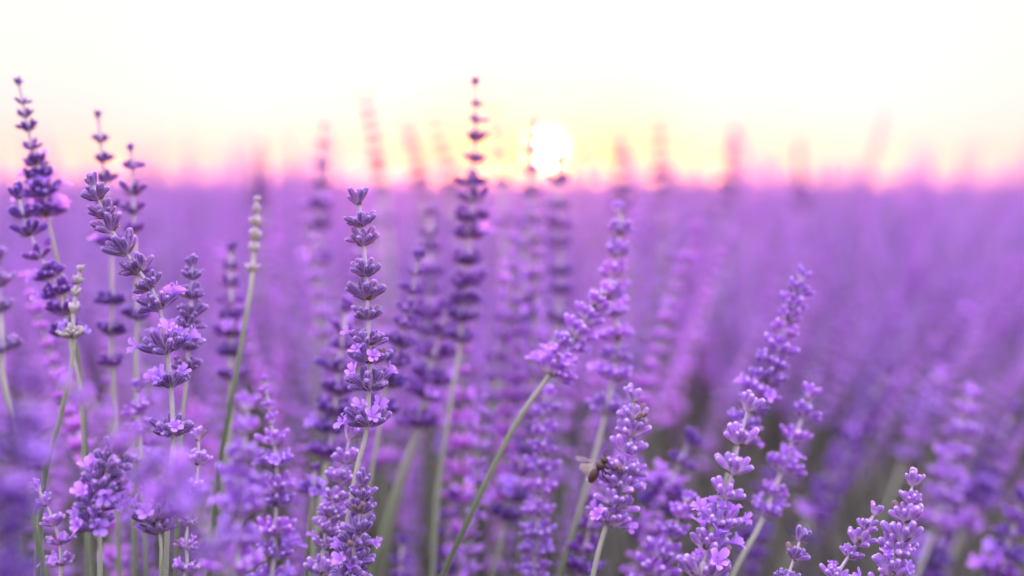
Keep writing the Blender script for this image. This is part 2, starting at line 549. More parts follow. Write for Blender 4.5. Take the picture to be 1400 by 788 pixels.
stalk('violet spike bowed over to the left with cupped whorls on a straight lower stem', .755,
      [(125, 246, 34), (133, 266, 36), (138, 286, 42), (149, 309, 44), (163, 334, 50), (182, 360, 48), (197, 380, 50), (211, 404, 58, 'flower'), (227, 432, 66, 'flower'), (233, 540, 56, 'flower'), (238, 574, 60)],
      [(236, 620), (230, 700), (226, 800)], 2, stem_px=8)
stalk('dark violet clump of buds cut by the left edge on a thick dark stem', .66,
      [(-6, 350, 44), (-4, 380, 46), (-3, 408, 48), (6, 470, 56)], [(4, 515), (16, 570), (34, 650), (48, 720), (64, 800)], 2, stem_px=11)
stalk('deep violet flowering spike with open petals on a whitish stem, lower left', .71,
      [(160, 612, 46), (152, 630, 60), (145, 655, 66, 'flower'), (133, 680, 66, 'flower'), (118, 706, 66, 'flower')], [(136, 735), (137, 800)], 2, stem_px=9)
stalk('short pale lilac spike bending over near the bottom left corner', .72,
      [(50, 664, 26), (60, 684, 32), (72, 708, 34), (80, 732, 36), (86, 756, 38)], [(82, 800)], 2, 'lilac')
stalk('small sharp spike of three separated whorls beside the blurred lilac spike, lower left', .72,
      [(270, 594, 28), (273, 622, 34), (272, 656, 36), (256, 716, 30), (250, 742, 34), (262, 770, 38)], [(248, 800)], 2, 'lilac', stem_px=6)
stalk('single dark flowering head on a green stem right of the whitish stem', .72,
      [(205, 668, 40), (208, 690, 60, 'flower'), (215, 712, 54)], [(220, 745), (220, 800)], 2)
stalk('dense upright spike that the bee is visiting', .79,
      [(866, 540, 36), (871, 561, 46), (863, 585, 48), (860, 609, 50), (858, 632, 54), (852, 655, 58, 'flower'), (845, 679, 60), (840, 701, 58, 'flower')], [(826, 728), (808, 800)], 2, 'lilac', stem_px=9)
stalk('lilac spike of well separated whorls above a large flowering clump, bottom right of centre', .78,
      [(1024, 552, 40), (1014, 594, 48), (1005, 632, 52), (995, 666, 52), (990, 700, 60, 'flower'), (973, 733, 72, 'flower'), (963, 765, 76, 'flower'), (955, 800, 70)], [(948, 830)], 2, 'lilac')
stalk('pale fresh spike with upright top buds at the bottom edge, right of centre', .745,
      [(1249, 654, 38), (1246, 680, 36), (1238, 704, 46), (1240, 724, 58), (1226, 742, 60), (1222, 766, 62), (1212, 800, 64)], [(1205, 830)], 2, 'lilac', stem_px=6)
stalk('slender lilac spike leaning right, just left of the pale fresh spike', .77,
      [(1198, 698, 28), (1189, 717, 34), (1177, 733, 38), (1166, 755, 40), (1146, 780, 44), (1136, 802, 44)], [(1128, 830)], 2, 'lilac')
stalk('small sharp violet tip of three whorls rising from the bottom edge', .735,
      [(1096, 732, 32), (1089, 755, 38), (1078, 784, 44), (1070, 812, 46)], [(1064, 840)], 2, stem_px=6)
stalk('compact dark violet spike behind the bowed spike on the left', .80,
      [(262, 356, 28), (263, 376, 34), (262, 398, 38), (261, 420, 40), (260, 442, 40), (257, 464, 42), (257, 490, 44)], [(254, 530), (246, 610), (240, 800)], 2)
# --- stalks a little in front of or behind it
stalk('tall dark lavender tip against the pale sky near the left edge', .86,
      [(25, 112, 18), (31, 136, 22), (33, 152, 26), (38, 172, 28), (42, 192, 30), (46, 212, 38), (52, 232, 48), (56, 252, 54, 'flower'), (60, 275, 58, 'flower')], [(70, 320), (88, 400), (110, 520), (130, 800)], 1)
stalk('violet spike drooping left below the tall dark tip', .83,
      [(23, 262, 34), (30, 288, 40), (38, 314, 40), (46, 332, 42), (62, 366, 46), (76, 388, 50), (86, 412, 50), (92, 440, 52)], [(98, 480), (112, 560), (120, 800)], 1)
stalk('blurred dark spike tip against the sky above the bowed spike', .89,
      [(134, 156, 18), (137, 186, 24), (139, 208, 30), (143, 238, 34), (148, 275, 38), (152, 315, 40), (154, 420, 42), (152, 450, 42), (150, 480, 44)], [(156, 540), (164, 800)], 1)
stalk('slender spike with spaced whorls crossing the horizon right of the bowed spike', .88,
      [(178, 202, 18), (180, 224, 26), (181, 253, 34), (182, 278, 36), (183, 304, 36), (186, 334, 38), (188, 440, 40)], [(186, 480), (186, 540), (184, 800)], 1)
stalk('unopened pale greenish spike with a long bare stem, left of the tall sharp spike', .86,
      [(351, 272, 16, 'tight'), (351, 286, 20, 'tight'), (350, 303, 22, 'tight'), (349, 322, 24, 'tight'), (347, 342, 24, 'tight'), (346, 362, 22, 'tight')], [(342, 400), (330, 470), (318, 540), (300, 640), (284, 800)], 1, 'pale', stem_px=12)
stalk('pale green unopened bud tip on a bent green stem at the left', .80,
      [(110, 368, 16, 'tight'), (107, 384, 22, 'tight'), (103, 402, 24, 'tight'), (100, 424, 26, 'tight'), (100, 448, 34)], [(100, 480), (92, 530), (80, 580), (60, 660), (50, 800)], 1, 'pale', stem_px=10)
stalk('blurred violet spike left of the pale greenish spike, over a thick green stem', .95,
      spike(316, 338, 315, 495, 8, 26, 44), [(316, 560), (310, 640), (300, 800)], 1, stem_px=12)
stalk('soft lilac spike in front at the lower left, broad and out of focus', .62,
      spike(338, 550, 322, 800, 8, 40, 74, flowers=(4, 6)), [(318, 840)], 1, 'lilac')
stalk('long tapering spike with a thin pale tip, lower left of the tall sharp spike', .83,
      [(362, 518, 16, 'tight'), (364, 535, 18, 'tight'), (367, 553, 22, 'tight'), (369, 572, 26, 'tight'), (373, 594, 40), (376, 622, 48), (380, 650, 50), (378, 682, 50), (376, 714, 54), (378, 748, 58, 'flower'), (372, 784, 62)], [(368, 830)], 1, 'lilac')
stalk('blurred violet spike close behind the tall sharp spike on its left', .91,
      spike(474, 418, 452, 606, 8, 34, 56), [(444, 650), (432, 730), (420, 800)], 1, stem_px=13)
stalk('blurred violet spike close behind the tall sharp spike on its right', .90,
      spike(573, 350, 526, 540, 9, 26, 54, bend=4), [(516, 600), (500, 700), (490, 800)], 1)
stalk('tall dark tip of cup-shaped whorls standing against the sky beside the sun glow', .96,
      [(650, 112, 20), (650, 134, 22), (652, 160, 30), (650, 188, 32), (649, 210, 34), (647, 238, 38), (646, 262, 44), (645, 288, 50), (643, 312, 52), (640, 345, 50), (638, 376, 50), (635, 404, 48), (633, 428, 48), (631, 452, 46)], [(628, 480), (618, 540), (600, 660), (590, 800)], 1)
stalk('leaning spike with its long bare stem slanting down to the lower middle', .84,
      [(828, 396, 30), (818, 412, 38), (807, 430, 44), (796, 447, 48), (784, 464, 50), (773, 481, 54), (764, 497, 56, 'flower')], [(748, 518), (705, 580), (655, 680), (604, 790), (598, 806)], 1, 'lilac', stem_px=11)
stalk('tall lilac spike right of the sun, standing over the leaning bare stem', .90,
      [(846, 284, 28), (852, 304, 40), (844, 336, 42), (839, 366, 44), (834, 390, 46), (836, 420, 46), (845, 448, 46), (845, 478, 50), (841, 506, 56), (832, 548, 60)], [(822, 590), (795, 690), (762, 800)], 1, 'lilac', stem_px=12)
stalk('long soft lilac spike left of the one with the bee', .88,
      spike(748, 538, 728, 800, 11, 34, 54), [(726, 840)], 1, 'lilac')
stalk('lilac spike leaning right with its tip high over the green gap', .86,
      spike(1097, 376, 1014, 590, 12, 32, 52, bend=4), [(1004, 620), (980, 700), (955, 800)], 1, 'lilac')
stalk('lilac spike leaning right over a slanting stem, between the clump and the small sharp tip', .86,
      [(1109, 538, 30), (1102, 562, 36), (1089, 590, 42), (1070, 636, 50, 'flower'), (1062, 664, 44), (1052, 690, 50, 'flower')], [(1036, 724), (996, 800)], 1, 'lilac', stem_px=11)
stalk('blurred lilac spike leaning right with bead-like whorls, at the right', 1.06,
      spike(1327, 538, 1282, 700, 7, 36, 56), [(1268, 750), (1250, 800)], 1, 'lilac')
stalk('blurred violet spike left of the large flowering clump', .96,
      spike(944, 600, 890, 720, 5, 38, 56, flowers=(2, 4)), [(870, 770), (860, 810)], 1)
stalk('soft lilac spike rising from the bottom edge left of the flowering clump', .85,
      spike(941, 680, 888, 800, 6, 30, 58), [(878, 830)], 1, 'lilac')
stalk('blurred spike against the hazy field left of the tall dark sunlit tip', 1.05,
      spike(588, 292, 584, 500, 9, 26, 50), [(580, 560), (550, 660), (520, 780), (515, 806)], 1, stem_px=13)
stalk('blurred flowering head on a thick stem slanting under the pink glow', .98,
      spike(612, 420, 574, 566, 6, 36, 60, flowers=(4, 5)), [(566, 600), (544, 660), (512, 760), (504, 806)], 1, stem_px=14)
stalk('thin dark spike crossing the sun disc on its left', 1.15,
      [(731, 166, 16), (730, 182, 18), (728, 204, 24), (726, 230, 28), (727, 256, 28), (727, 290, 34), (723, 332, 38), (718, 370, 42), (715, 402, 44), (712, 430, 44)], [(700, 470), (672, 560), (640, 660), (620, 800)], 1, stem_px=9)
stalk('blurred spike rising to the lower right rim of the sun', 1.12,
      [(764, 218, 20), (764, 240, 28), (762, 274, 34), (764, 302, 38), (765, 332, 40), (766, 362, 42), (766, 392, 42), (765, 420, 44)], [(758, 480), (740, 580), (720, 800)], 1)
stalk('small soft spike at the bottom edge under the slanting stems', .95,
      spike(550, 740, 545, 806, 4, 22, 34), [(543, 840)], 1)
stalk('soft violet spike at the bottom edge left of the long bare stem', 1.0,
      spike(618, 680, 606, 800, 6, 30, 44), [(604, 830)], 1)
stalk('small flowering whorl on a grey-green stem left of the slim leaning spike', .86,
      [(431, 640, 22), (428, 658, 34, 'flower')], [(426, 700), (418, 800)], 1, stem_px=10)
stalk('blurred violet spike under the leaning spike with the long bare stem', .97,
      spike(728, 590, 694, 690, 5, 34, 50, flowers=(3,)), [(684, 740), (670, 806)], 1)
stalk('soft violet spike at the bottom edge below the bee', .9,
      spike(812, 690, 790, 800, 5, 34, 52), [(784, 830)], 1)
stalk('soft lilac head behind the bowed spike, over the lower left tangle', .85,
      spike(187, 528, 192, 610, 4, 30, 42), [(196, 680), (200, 800)], 1, 'lilac')
stalk('blurred lilac spike cut by the bottom right corner', 1.0,
      spike(1396, 680, 1364, 800, 6, 36, 56, flowers=(4,)), [(1356, 830)], 1)
stalk('blurred dark spike tip over the horizon, left of the tall sharp spike', 1.25,
      spike(443, 172, 436, 330, 7, 14, 40), [(434, 420), (430, 800)], 1)
stalk('faint reddish tip just over the horizon, left of the blurred dark tip', 1.9,
      spike(358, 200, 356, 290, 8, 15, 32), [(355, 400), (352, 640)], 1)
stalk('faint tall tip slanting against the bright sky above the tall sharp spike', 1.75,
      spike(500, 130, 524, 270, 9, 15, 28), [(532, 400), (536, 640)], 1)
stalk('orange backlit tip slanting right between the two tall spikes', 2.0,
      spike(556, 168, 582, 270, 8, 19, 30), [(590, 400), (594, 640)], 1)
stalk('orange backlit tip slanting right close beside the tall dark sunlit tip', 2.0,
      spike(594, 160, 624, 280, 8, 13, 28), [(634, 400), (640, 640)], 1)
stalk('small orange tip floating in the glow between tall tip and sun', 1.5,
      spike(678, 152, 688, 270, 5, 16, 26), [(692, 400), (694, 700)], 1)
stalk('orange backlit tip just right of the sun', 1.9,
      spike(846, 182, 852, 300, 8, 22, 32), [(856, 400), (856, 640)], 1)
stalk('reddish backlit tip, second to the right of the sun', 2.0,
      spike(902, 166, 906, 290, 8, 15, 30), [(908, 400), (908, 640)], 1)
stalk('faint broad pink tip over the horizon, third to the right of the sun', 2.3,
      spike(1002, 182, 988, 300, 8, 22, 30), [(984, 400), (980, 620)], 1)
stalk('faint narrow pink tip over the horizon, farthest right of the sun', 2.4,
      spike(1092, 192, 1094, 300, 8, 15, 28), [(1094, 400), (1090, 600)], 1)
stalk('soft lilac spike leaning right, highest of the blurred ones near the right edge', 1.3,
      spike(1286, 512, 1246, 606, 7, 30, 46), [(1225, 660), (1190, 760), (1180, 806)], 1, 'lilac')
stalk('blurred violet spike slanting far over to the right above a dark green gap', 1.35,
      spike(1214, 506, 1136, 650, 9, 28, 44), [(1100, 720), (1060, 800)], 1)
stalk('soft violet spike half hidden behind the pale fresh spike', 1.15,
      spike(1300, 680, 1268, 800, 7, 32, 50, flowers=(4, 6)), [(1256, 840)], 1)
stalk('blurred violet spike slanting right below the green gap, left of the slender lilac spike', 1.3,
      spike(1176, 596, 1108, 720, 8, 30, 46, flowers=(6,)), [(1076, 780), (1066, 806)], 1)
stalk('blurred violet spike at the right edge above the one in the corner', 1.25,
      spike(1386, 560, 1326, 700, 8, 30, 48, flowers=(5, 7)), [(1300, 760), (1286, 806)], 1)
stalk('soft violet spike behind the large flowering clump on its right', 1.1,
      spike(1052, 650, 1016, 790, 8, 30, 48), [(1006, 830)], 1)
stalk('very blurred magenta spike in front at the left edge', .47,
      spike(46, 530, -14, 760, 6, 50, 92, flowers=(1, 2, 3)), [(-30, 840)], 1)
stalk('very blurred pale lilac spike in front, slanting down right across the lower left', .52,
      spike(90, 520, 290, 720, 8, 36, 66, flowers=(5, 6)), [(330, 840)], 1, 'lilac')
stalk('blurred violet spike in front at the bottom left corner', .5,
      spike(16, 716, 4, 860, 4, 60, 100), [(5, 950)], 1)


# ------------------------------------------------------------------ the bushes behind, stalk by stalk
def far_variant(seed, low=False):
    """(spike MB, stem MB) of a stalk 0.5 m tall rooted at the origin."""
    r = random.Random(seed)
    bend = r.uniform(-.04, .04); b2 = r.uniform(-.03, .03)
    H = .5

    def ax(u):
        return Vector((bend * u * u, b2 * u * u, H * u))
    n = r.randint(13, 16)
    sp = MB()
    lo = .72 - r.uniform(0, .10)
    tint = r.choice(['far', 'far', 'lilac'])
    for i in range(n):
        u = lo + (1 - lo) * (i / (n - 1)) ** .85
        rad = (.0115 - .006 * (i / (n - 1))) * r.uniform(.8, 1.2)
        p = ax(u)
        m = r.randint(7, 9)
        a0 = r.random() * 6
        for k in range(m):
            a = a0 + 2 * PI * k / m
            inc = R(r.uniform(15, 62))
            d = Vector((math.sin(inc) * math.cos(a), math.sin(inc) * math.sin(a), math.cos(inc)))
            M = frame(p, d, a, rad * r.uniform(.9, 1.25))
            g = r.random(); w = .21
            vs = [(0, 0, 0), (w, 0, .55), (-w * .5, w * .87, .55), (-w * .5, -w * .87, .55), (0, 0, 1.05)]
            fs = [(0, 2, 1), (0, 3, 2), (0, 1, 3), (1, 2, 4), (2, 3, 4), (3, 1, 4)]
            sp.add(vs, fs, M_FAR if tint == 'far' else M_CALYX_LILAC, [(0, g), (.5, g), (.5, g), (.5, g), (1, g)], M)
        if r.random() < .35 and i < n - 3:
            for k in range(r.randint(1, 3)):
                a = r.random() * 6.28
                d = Vector((math.cos(a), math.sin(a), .5)).normalized()
                g = r.random(); w = .5
                M = frame(p + d * rad * .6, d, a, rad * .6)
                sp.add([(0, 0, 0), (w, 0, .6), (0, w, .7), (-w, 0, .6), (0, -w, .7)], [(0, 1, 2), (0, 2, 3), (0, 3, 4), (0, 4, 1)], M_COROLLA, [(.2, g)] + [(.9, g)] * 4, M)
    us = [0, .25, .5, .7, .85, .98]
    st = stem_mb([ax(u) for u in us], [.0015, .0014, .0013, .0012, .001, .0008], [.0, .05, .15, .3, .6, .9], seg=4, g=r.random())
    return sp, st


FAR = [far_variant(100 + i) for i in range(9)]
FAR_ME = [(a.mesh('flower_spike'), b.mesh('stem')) for a, b in FAR]

rs = random.Random(21)


def lean_at(x, y):
    """Stalks fan out of their bushes: upright at the left, leaning right towards the right."""
    px = x / max(y, .3) * FPX + 700
    return R(max(-10, min(30, (px - 520) / 900 * 26)))


# a few bushes that stand a little higher than the rest, two to five metres out
CROWNS = [(-.58, 3.2, .11, .10), (-.2, 3.6, .10, .12), (.02, 3.0, .09, .10), (.30, 2.9, .12, .10), (.42, 3.4, .13, .12), (.72, 3.3, .15, .10), (1.0, 3.8, .13, .14), (.55, 2.6, .09, .10), (1.5, 4.6, .13, .18), (-1.1, 4.2, .12, .18), (-1.6, 5.0, .12, .16), (-.95, 3.0, .12, .10), (-.78, 3.6, .12, .10), (-.4, 2.8, .10, .09), (1.25, 3.4, .13, .12), (.95, 2.7, .10, .10)]


def rise(y):
    return min(.065, .0055 * max(0.0, y - 3.5))


def bush(x, y):
    """Height of the flower tops: rounded bushes side by side."""
    return .632 + rise(y) + (.035 * math.exp(-((x + .08) / .3) ** 2) if y < 1.6 else 0) + .028 * math.sin(x * 7.3 + 1.7 * math.sin(y * 1.9)) + .022 * math.sin(y * 5.1 + x * 2.3 + 1.0) + .014 * math.sin(x * 3.1 - y * .7) \
        + max([0] + [h * math.exp(-((x - a) ** 2 + (y - b) ** 2) / (2 * q * q)) for a, b, h, q in CROWNS])


def far_tip(x, y):
    return bush(x, y) + rs.gauss(-.012, .034) - (rs.uniform(0, .24) if rs.random() < .5 else 0)


BG_LABEL = 'softly blurred lavender stalk lost in the purple mass behind the sharper spikes'
pts_used = []
n_far = 0
NEAR_END = 1.95
tries = 0
while n_far < 226 and tries < 20000:
    tries += 1
    y = math.sqrt(rs.uniform(.96 ** 2, 1.45 ** 2)) if n_far < 110 else math.sqrt(rs.uniform(1.45 ** 2, NEAR_END ** 2))
    x = rs.uniform(-.43, .43) * y
    if y < 1.45 and x > .10 * y:
        continue
    if any((x - a) ** 2 + (y - b) ** 2 < .0011 for a, b in pts_used):
        continue
    pts_used.append((x, y))
    k = rs.randrange(len(FAR_ME))
    ln = lean_at(x, y) + R(rs.gauss(0, 6))
    tip = min(.70, far_tip(x, y))
    base_z = .10
    s = (tip - base_z) / .5 / math.cos(ln)
    bx = x - math.tan(ln) * (tip - base_z)
    t = thing('lavender_stalk', BG_LABEL, 'lavender', (bx, y, base_z), 'blurred lavender stalks behind the focus')
    t.rotation_euler = (R(rs.gauss(0, 5)), ln, 0)
    t.scale = (s, s, s)
    rot = Matrix.Rotation(rs.random() * 6.28, 4, 'Z')
    link('flower_spike', FAR_ME[k][0], t, rot); link('stem', FAR_ME[k][1], t, rot)
    n_far += 1


# ------------------------------------------------------------------ stuff: the rest of the field
def scatter(name, sources, pts, kind='stuff'):
    """One object that instances the source meshes at points with a rotation and a scale each."""
    lib = bpy.data.collections.new(name + '_kinds')
    for i, me in enumerate(sources):
        lib.objects.link(bpy.data.objects.new('%s_kind_%02d' % (name, i), me))
    me = bpy.data.meshes.new(name)
    me.from_pydata([p[0] for p in pts], [], [])
    a = me.attributes.new('turn', 'FLOAT_VECTOR', 'POINT'); a.data.foreach_set('vector', [c for p in pts for c in p[1]])
    b = me.attributes.new('grow', 'FLOAT_VECTOR', 'POINT'); b.data.foreach_set('vector', [c for p in pts for c in p[2]])
    c = me.attributes.new('which', 'INT', 'POINT'); c.data.foreach_set('value', [p[3] for p in pts])
    o = link(name, me)
    o['kind'] = kind
    g = bpy.data.node_groups.new(name, 'GeometryNodeTree')
    g.interface.new_socket('Geometry', in_out='INPUT', socket_type='NodeSocketGeometry')
    g.interface.new_socket('Geometry', in_out='OUTPUT', socket_type='NodeSocketGeometry')
    n, l = g.nodes, g.links
    gi = n.new('NodeGroupInput'); go = n.new('NodeGroupOutput')
    ci = n.new('GeometryNodeCollectionInfo'); ci.inputs['Collection'].default_value = lib
    ci.inputs['Separate Children'].default_value = True; ci.inputs['Reset Children'].default_value = True
    ip = n.new('GeometryNodeInstanceOnPoints'); ip.inputs['Pick Instance'].default_value = True

    def attr(nm, ty):
        q = n.new('GeometryNodeInputNamedAttribute'); q.data_type = ty; q.inputs[0].default_value = nm
        return [s for s in q.outputs if s.enabled and s.name == 'Attribute'][0]
    l.new(gi.outputs[0], ip.inputs['Points'])
    l.new(ci.outputs[0], ip.inputs['Instance'])
    l.new(attr('which', 'INT'), ip.inputs['Instance Index'])
    e2r = n.new('FunctionNodeEulerToRotation'); l.new(attr('turn', 'FLOAT_VECTOR'), e2r.inputs[0])
    l.new(e2r.outputs[0], ip.inputs['Rotation'])
    l.new(attr('grow', 'FLOAT_VECTOR'), ip.inputs['Scale'])
    l.new(ip.outputs[0], go.inputs[0])
    md = o.modifiers.new('scatter', 'NODES'); md.node_group = g
    return o


whole = []
for a, b in FAR:
    m = MB(); m.merge(a, Matrix.Identity(4)); m.merge(b, Matrix.Identity(4))
    whole.append(m.mesh('lavender_stalk'))
pts = []


def add_stalks(n, y0, y1, sd=.03, grow=1.0):
    for _ in range(n):
        y = math.sqrt(rs.uniform(y0 * y0, y1 * y1))
        x = rs.uniform(-.50, .50) * y
        ln = lean_at(x, y) * (1 if y < 4 else .4) + R(rs.gauss(0, 7))
        tip = bush(x, y) + rs.gauss(0, sd) - (rs.uniform(0, .22) if rs.random() < .4 else 0) + (rs.uniform(0, .12) if rs.random() < .07 else 0)
        base = .10
        s = (tip - base - rise(y)) / .5 / math.cos(ln)
        pts.append(((x - math.tan(ln) * (tip - base), y, base + rise(y)), (R(rs.gauss(0, 6)), ln, rs.random() * 6.28), (s * grow, s * grow, s), rs.randrange(len(whole))))


add_stalks(4200, 1.95, 4.0)
add_stalks(7000, 4.0, 9.0, grow=1.25)
add_stalks(12000, 9.0, 22.0, grow=1.8, sd=.025)
o = scatter('lavender_field', whole, pts)
o['label'] = 'blurred purple lavender flowers filling the field back to the horizon'
o['category'] = 'lavender field'


def tuft_mb(seed):
    """Bare stems and narrow grey-green leaves of one bush, 0.42 m tall."""
    r = random.Random(seed); mb = MB()
    for _ in range(16):
        a = r.random() * 6.28; rr = r.uniform(.01, .07)
        p0 = Vector((rr * math.cos(a) * .4, rr * math.sin(a) * .4, 0))
        p1 = Vector((rr * math.cos(a) * 1.2, rr * math.sin(a) * 1.2, r.uniform(.3, .44)))
        c = (p0 + p1) / 2 + Vector((r.uniform(-.01, .01), r.uniform(-.01, .01), 0))
        s = stem_mb([p0, c, p1], [.0018, .0017, .0012], [0, .15, .5], seg=3, g=r.random())
        mb.merge(s, Matrix.Identity(4))
    for _ in range(70):
        a = r.random() * 6.28; rr = r.uniform(0, .08); z = r.uniform(.02, .30)
        inc = R(r.uniform(10, 50))
        d = Vector((math.sin(inc) * math.cos(a), math.sin(inc) * math.sin(a), math.cos(inc)))
        M = frame(Vector((rr * math.cos(a), rr * math.sin(a), z)), d, r.random() * 6.28, r.uniform(.04, .065))
        g = r.random()
        mb.add([(-.03, 0, 0), (.03, 0, 0), (-.055, .03, .5), (.055, .03, .5), (0, .02, 1)], [(0, 1, 3, 2), (2, 3, 4)], M_LEAF, [(0, g), (0, g), (.6, g), (.6, g), (1, g)], M)
    return mb


tufts = [tuft_mb(500 + i).mesh('foliage') for i in range(5)]
fp = []
for (n, y0, y1, g) in ((620, .62, 2.0, 1), (1200, 2.0, 5.0, 1.1), (900, 5, 11, 1.5)):
    for _ in range(n):
        y = math.sqrt(rs.uniform(y0 * y0, y1 * y1)); x = rs.uniform(-.5, .5) * y
        ln = lean_at(x, y) * .7
        fp.append(((x - .15 * math.tan(ln), y, .005 + rise(y)), (R(rs.gauss(0, 6)), ln + R(rs.gauss(0, 5)), rs.random() * 6.28), (g, g, rs.uniform(.75, 1.05)), rs.randrange(5)))
o = scatter('foliage', tufts, fp)
o['label'] = 'grey-green lavender stems and narrow leaves under the flower heads'
o['category'] = 'foliage'

# ------------------------------------------------------------------ ground and the far canopy
def plain_noise_mat(name, c1, c2, scale, rough=.9):
    m, t, n, l = new_mat(name)
    o_ = n.new('ShaderNodeOutputMaterial'); b = n.new('ShaderNodeBsdfPrincipled'); b.inputs['Roughness'].default_value = rough
    b.inputs['Specular IOR Level'].default_value = .1
    tc_ = n.new('ShaderNodeTexCoord'); nz = n.new('ShaderNodeTexNoise'); nz.inputs['Scale'].default_value = scale; nz.inputs['Detail'].default_value = 5
    l.new(tc_.outputs['Object'], nz.inputs['Vector'])
    rp = ramp_node(n, [(.3, c1), (.7, c2)]); l.new(nz.outputs[0], rp.inputs[0]); l.new(rp.outputs[0], b.inputs['Base Color'])
    bp = n.new('ShaderNodeBump'); bp.inputs['Strength'].default_value = .5; bp.inputs['Distance'].default_value = .02
    l.new(nz.outputs[0], bp.inputs['Height']); l.new(bp.outputs[0], b.inputs['Normal'])
    l.new(b.outputs[0], o_.inputs[0])
    return m


M_SOIL = plain_noise_mat('soil', (.04, .032, .026), (.09, .072, .06), 14)
M_CANOPY = plain_noise_mat('far_lavender', (.54, .18, .70), (.74, .36, .86), 3.0)


def sheet(name, xs, ys, zf, mat):
    v = [(x * (abs(y) if fan else 1), y, zf(x, y)) for y in ys for x in xs] if False else [(x, y, zf(x, y)) for y in ys for x in xs]
    nx = len(xs)
    f = [(j * nx + i, j * nx + i + 1, (j + 1) * nx + i + 1, (j + 1) * nx + i) for j in range(len(ys) - 1) for i in range(nx - 1)]
    me = bpy.data.meshes.new(name); me.from_pydata(v, [], f); me.materials.append(mat)
    me.polygons.foreach_set('use_smooth', [True] * len(f))
    o_ = link(name, me); o_['kind'] = 'structure'
    return o_


ys = [-40, -10, -3, -1, 0, .5, 1, 1.5, 2, 3, 4, 6, 9, 14, 25, 50, 100, 250, 700]
sheet('ground', [-600, -200, -60, -20, -8, -3, -1, 0, 1, 3, 8, 20, 60, 200, 600], ys, lambda x, y: rise(y) + .004 * math.sin(x * 3) * math.cos(y * 2) if abs(x) < 4 else 0, M_SOIL)

# beyond about 20 m the flower heads close into one bumpy canopy
rc = random.Random(4)
nx, ny = 150, 130
v, f = [], []
for j in range(ny):
    y = 16 * (620 / 16) ** (j / (ny - 1))
    for i in range(nx):
        x = (-.62 + 1.24 * i / (nx - 1)) * y
        v.append((x + rc.uniform(-.003, .003) * y, y, .585 + rise(y) + rc.uniform(-.05, .05) + (rc.uniform(0, .05) if rc.random() < .3 else 0) if j else .1))
for j in range(ny - 1):
    for i in range(nx - 1):
        f.append((j * nx + i, j * nx + i + 1, (j + 1) * nx + i + 1, (j + 1) * nx + i))
me = bpy.data.meshes.new('field'); me.from_pydata(v, [], f); me.materials.append(M_CANOPY)
o = link('field', me); o['kind'] = 'structure'

# ------------------------------------------------------------------ the bee
def flat_mat(name, c, rough=.5, sheen=0.0, alpha=None, bands=None):
    m, t, n, l = new_mat(name)
    o_ = n.new('ShaderNodeOutputMaterial'); b = n.new('ShaderNodeBsdfPrincipled')
    b.inputs['Roughness'].default_value = rough; b.inputs['Sheen Weight'].default_value = sheen
    tc_ = n.new('ShaderNodeTexCoord')
    if bands:
        w = n.new('ShaderNodeTexWave'); w.wave_type = 'BANDS'; w.bands_direction = 'X'; w.inputs['Scale'].default_value = bands[1]
        w.inputs['Distortion'].default_value = .6
        l.new(tc_.outputs['Object'], w.inputs['Vector'])
        rp = ramp_node(n, [(.35, c), (.6, bands[0])]); l.new(w.outputs[0], rp.inputs[0]); l.new(rp.outputs[0], b.inputs['Base Color'])
    else:
        nz = n.new('ShaderNodeTexNoise'); nz.inputs['Scale'].default_value = 700
        l.new(tc_.outputs['Object'], nz.inputs['Vector'])
        rp = ramp_node(n, [(.3, tuple(k * .7 for k in c)), (.7, c)]); l.new(nz.outputs[0], rp.inputs[0]); l.new(rp.outputs[0], b.inputs['Base Color'])
    if alpha:
        tr = n.new('ShaderNodeBsdfTranslucent'); tr.inputs[0].default_value = (.8, .65, .6, 1)
        tp = n.new('ShaderNodeBsdfTransparent'); m1 = n.new('ShaderNodeMixShader'); m1.inputs[0].default_value = .5
        l.new(b.outputs[0], m1.inputs[1]); l.new(tr.outputs[0], m1.inputs[2])
        m2 = n.new('ShaderNodeMixShader'); m2.inputs[0].default_value = alpha
        l.new(tp.outputs[0], m2.inputs[1]); l.new(m1.outputs[0], m2.inputs[2]); l.new(m2.outputs[0], o_.inputs[0])
    else:
        l.new(b.outputs[0], o_.inputs[0])
    return m


M_BEE = flat_mat('bee_body', (.055, .013, .010), .6, .05, bands=((.02, .008, .008), 260))
M_BEE_LEG = flat_mat('bee_leg', (.03, .012, .01), .5)
M_WING = flat_mat('bee_wing', (.55, .42, .38), .3, alpha=.18)
BEE_D = .785


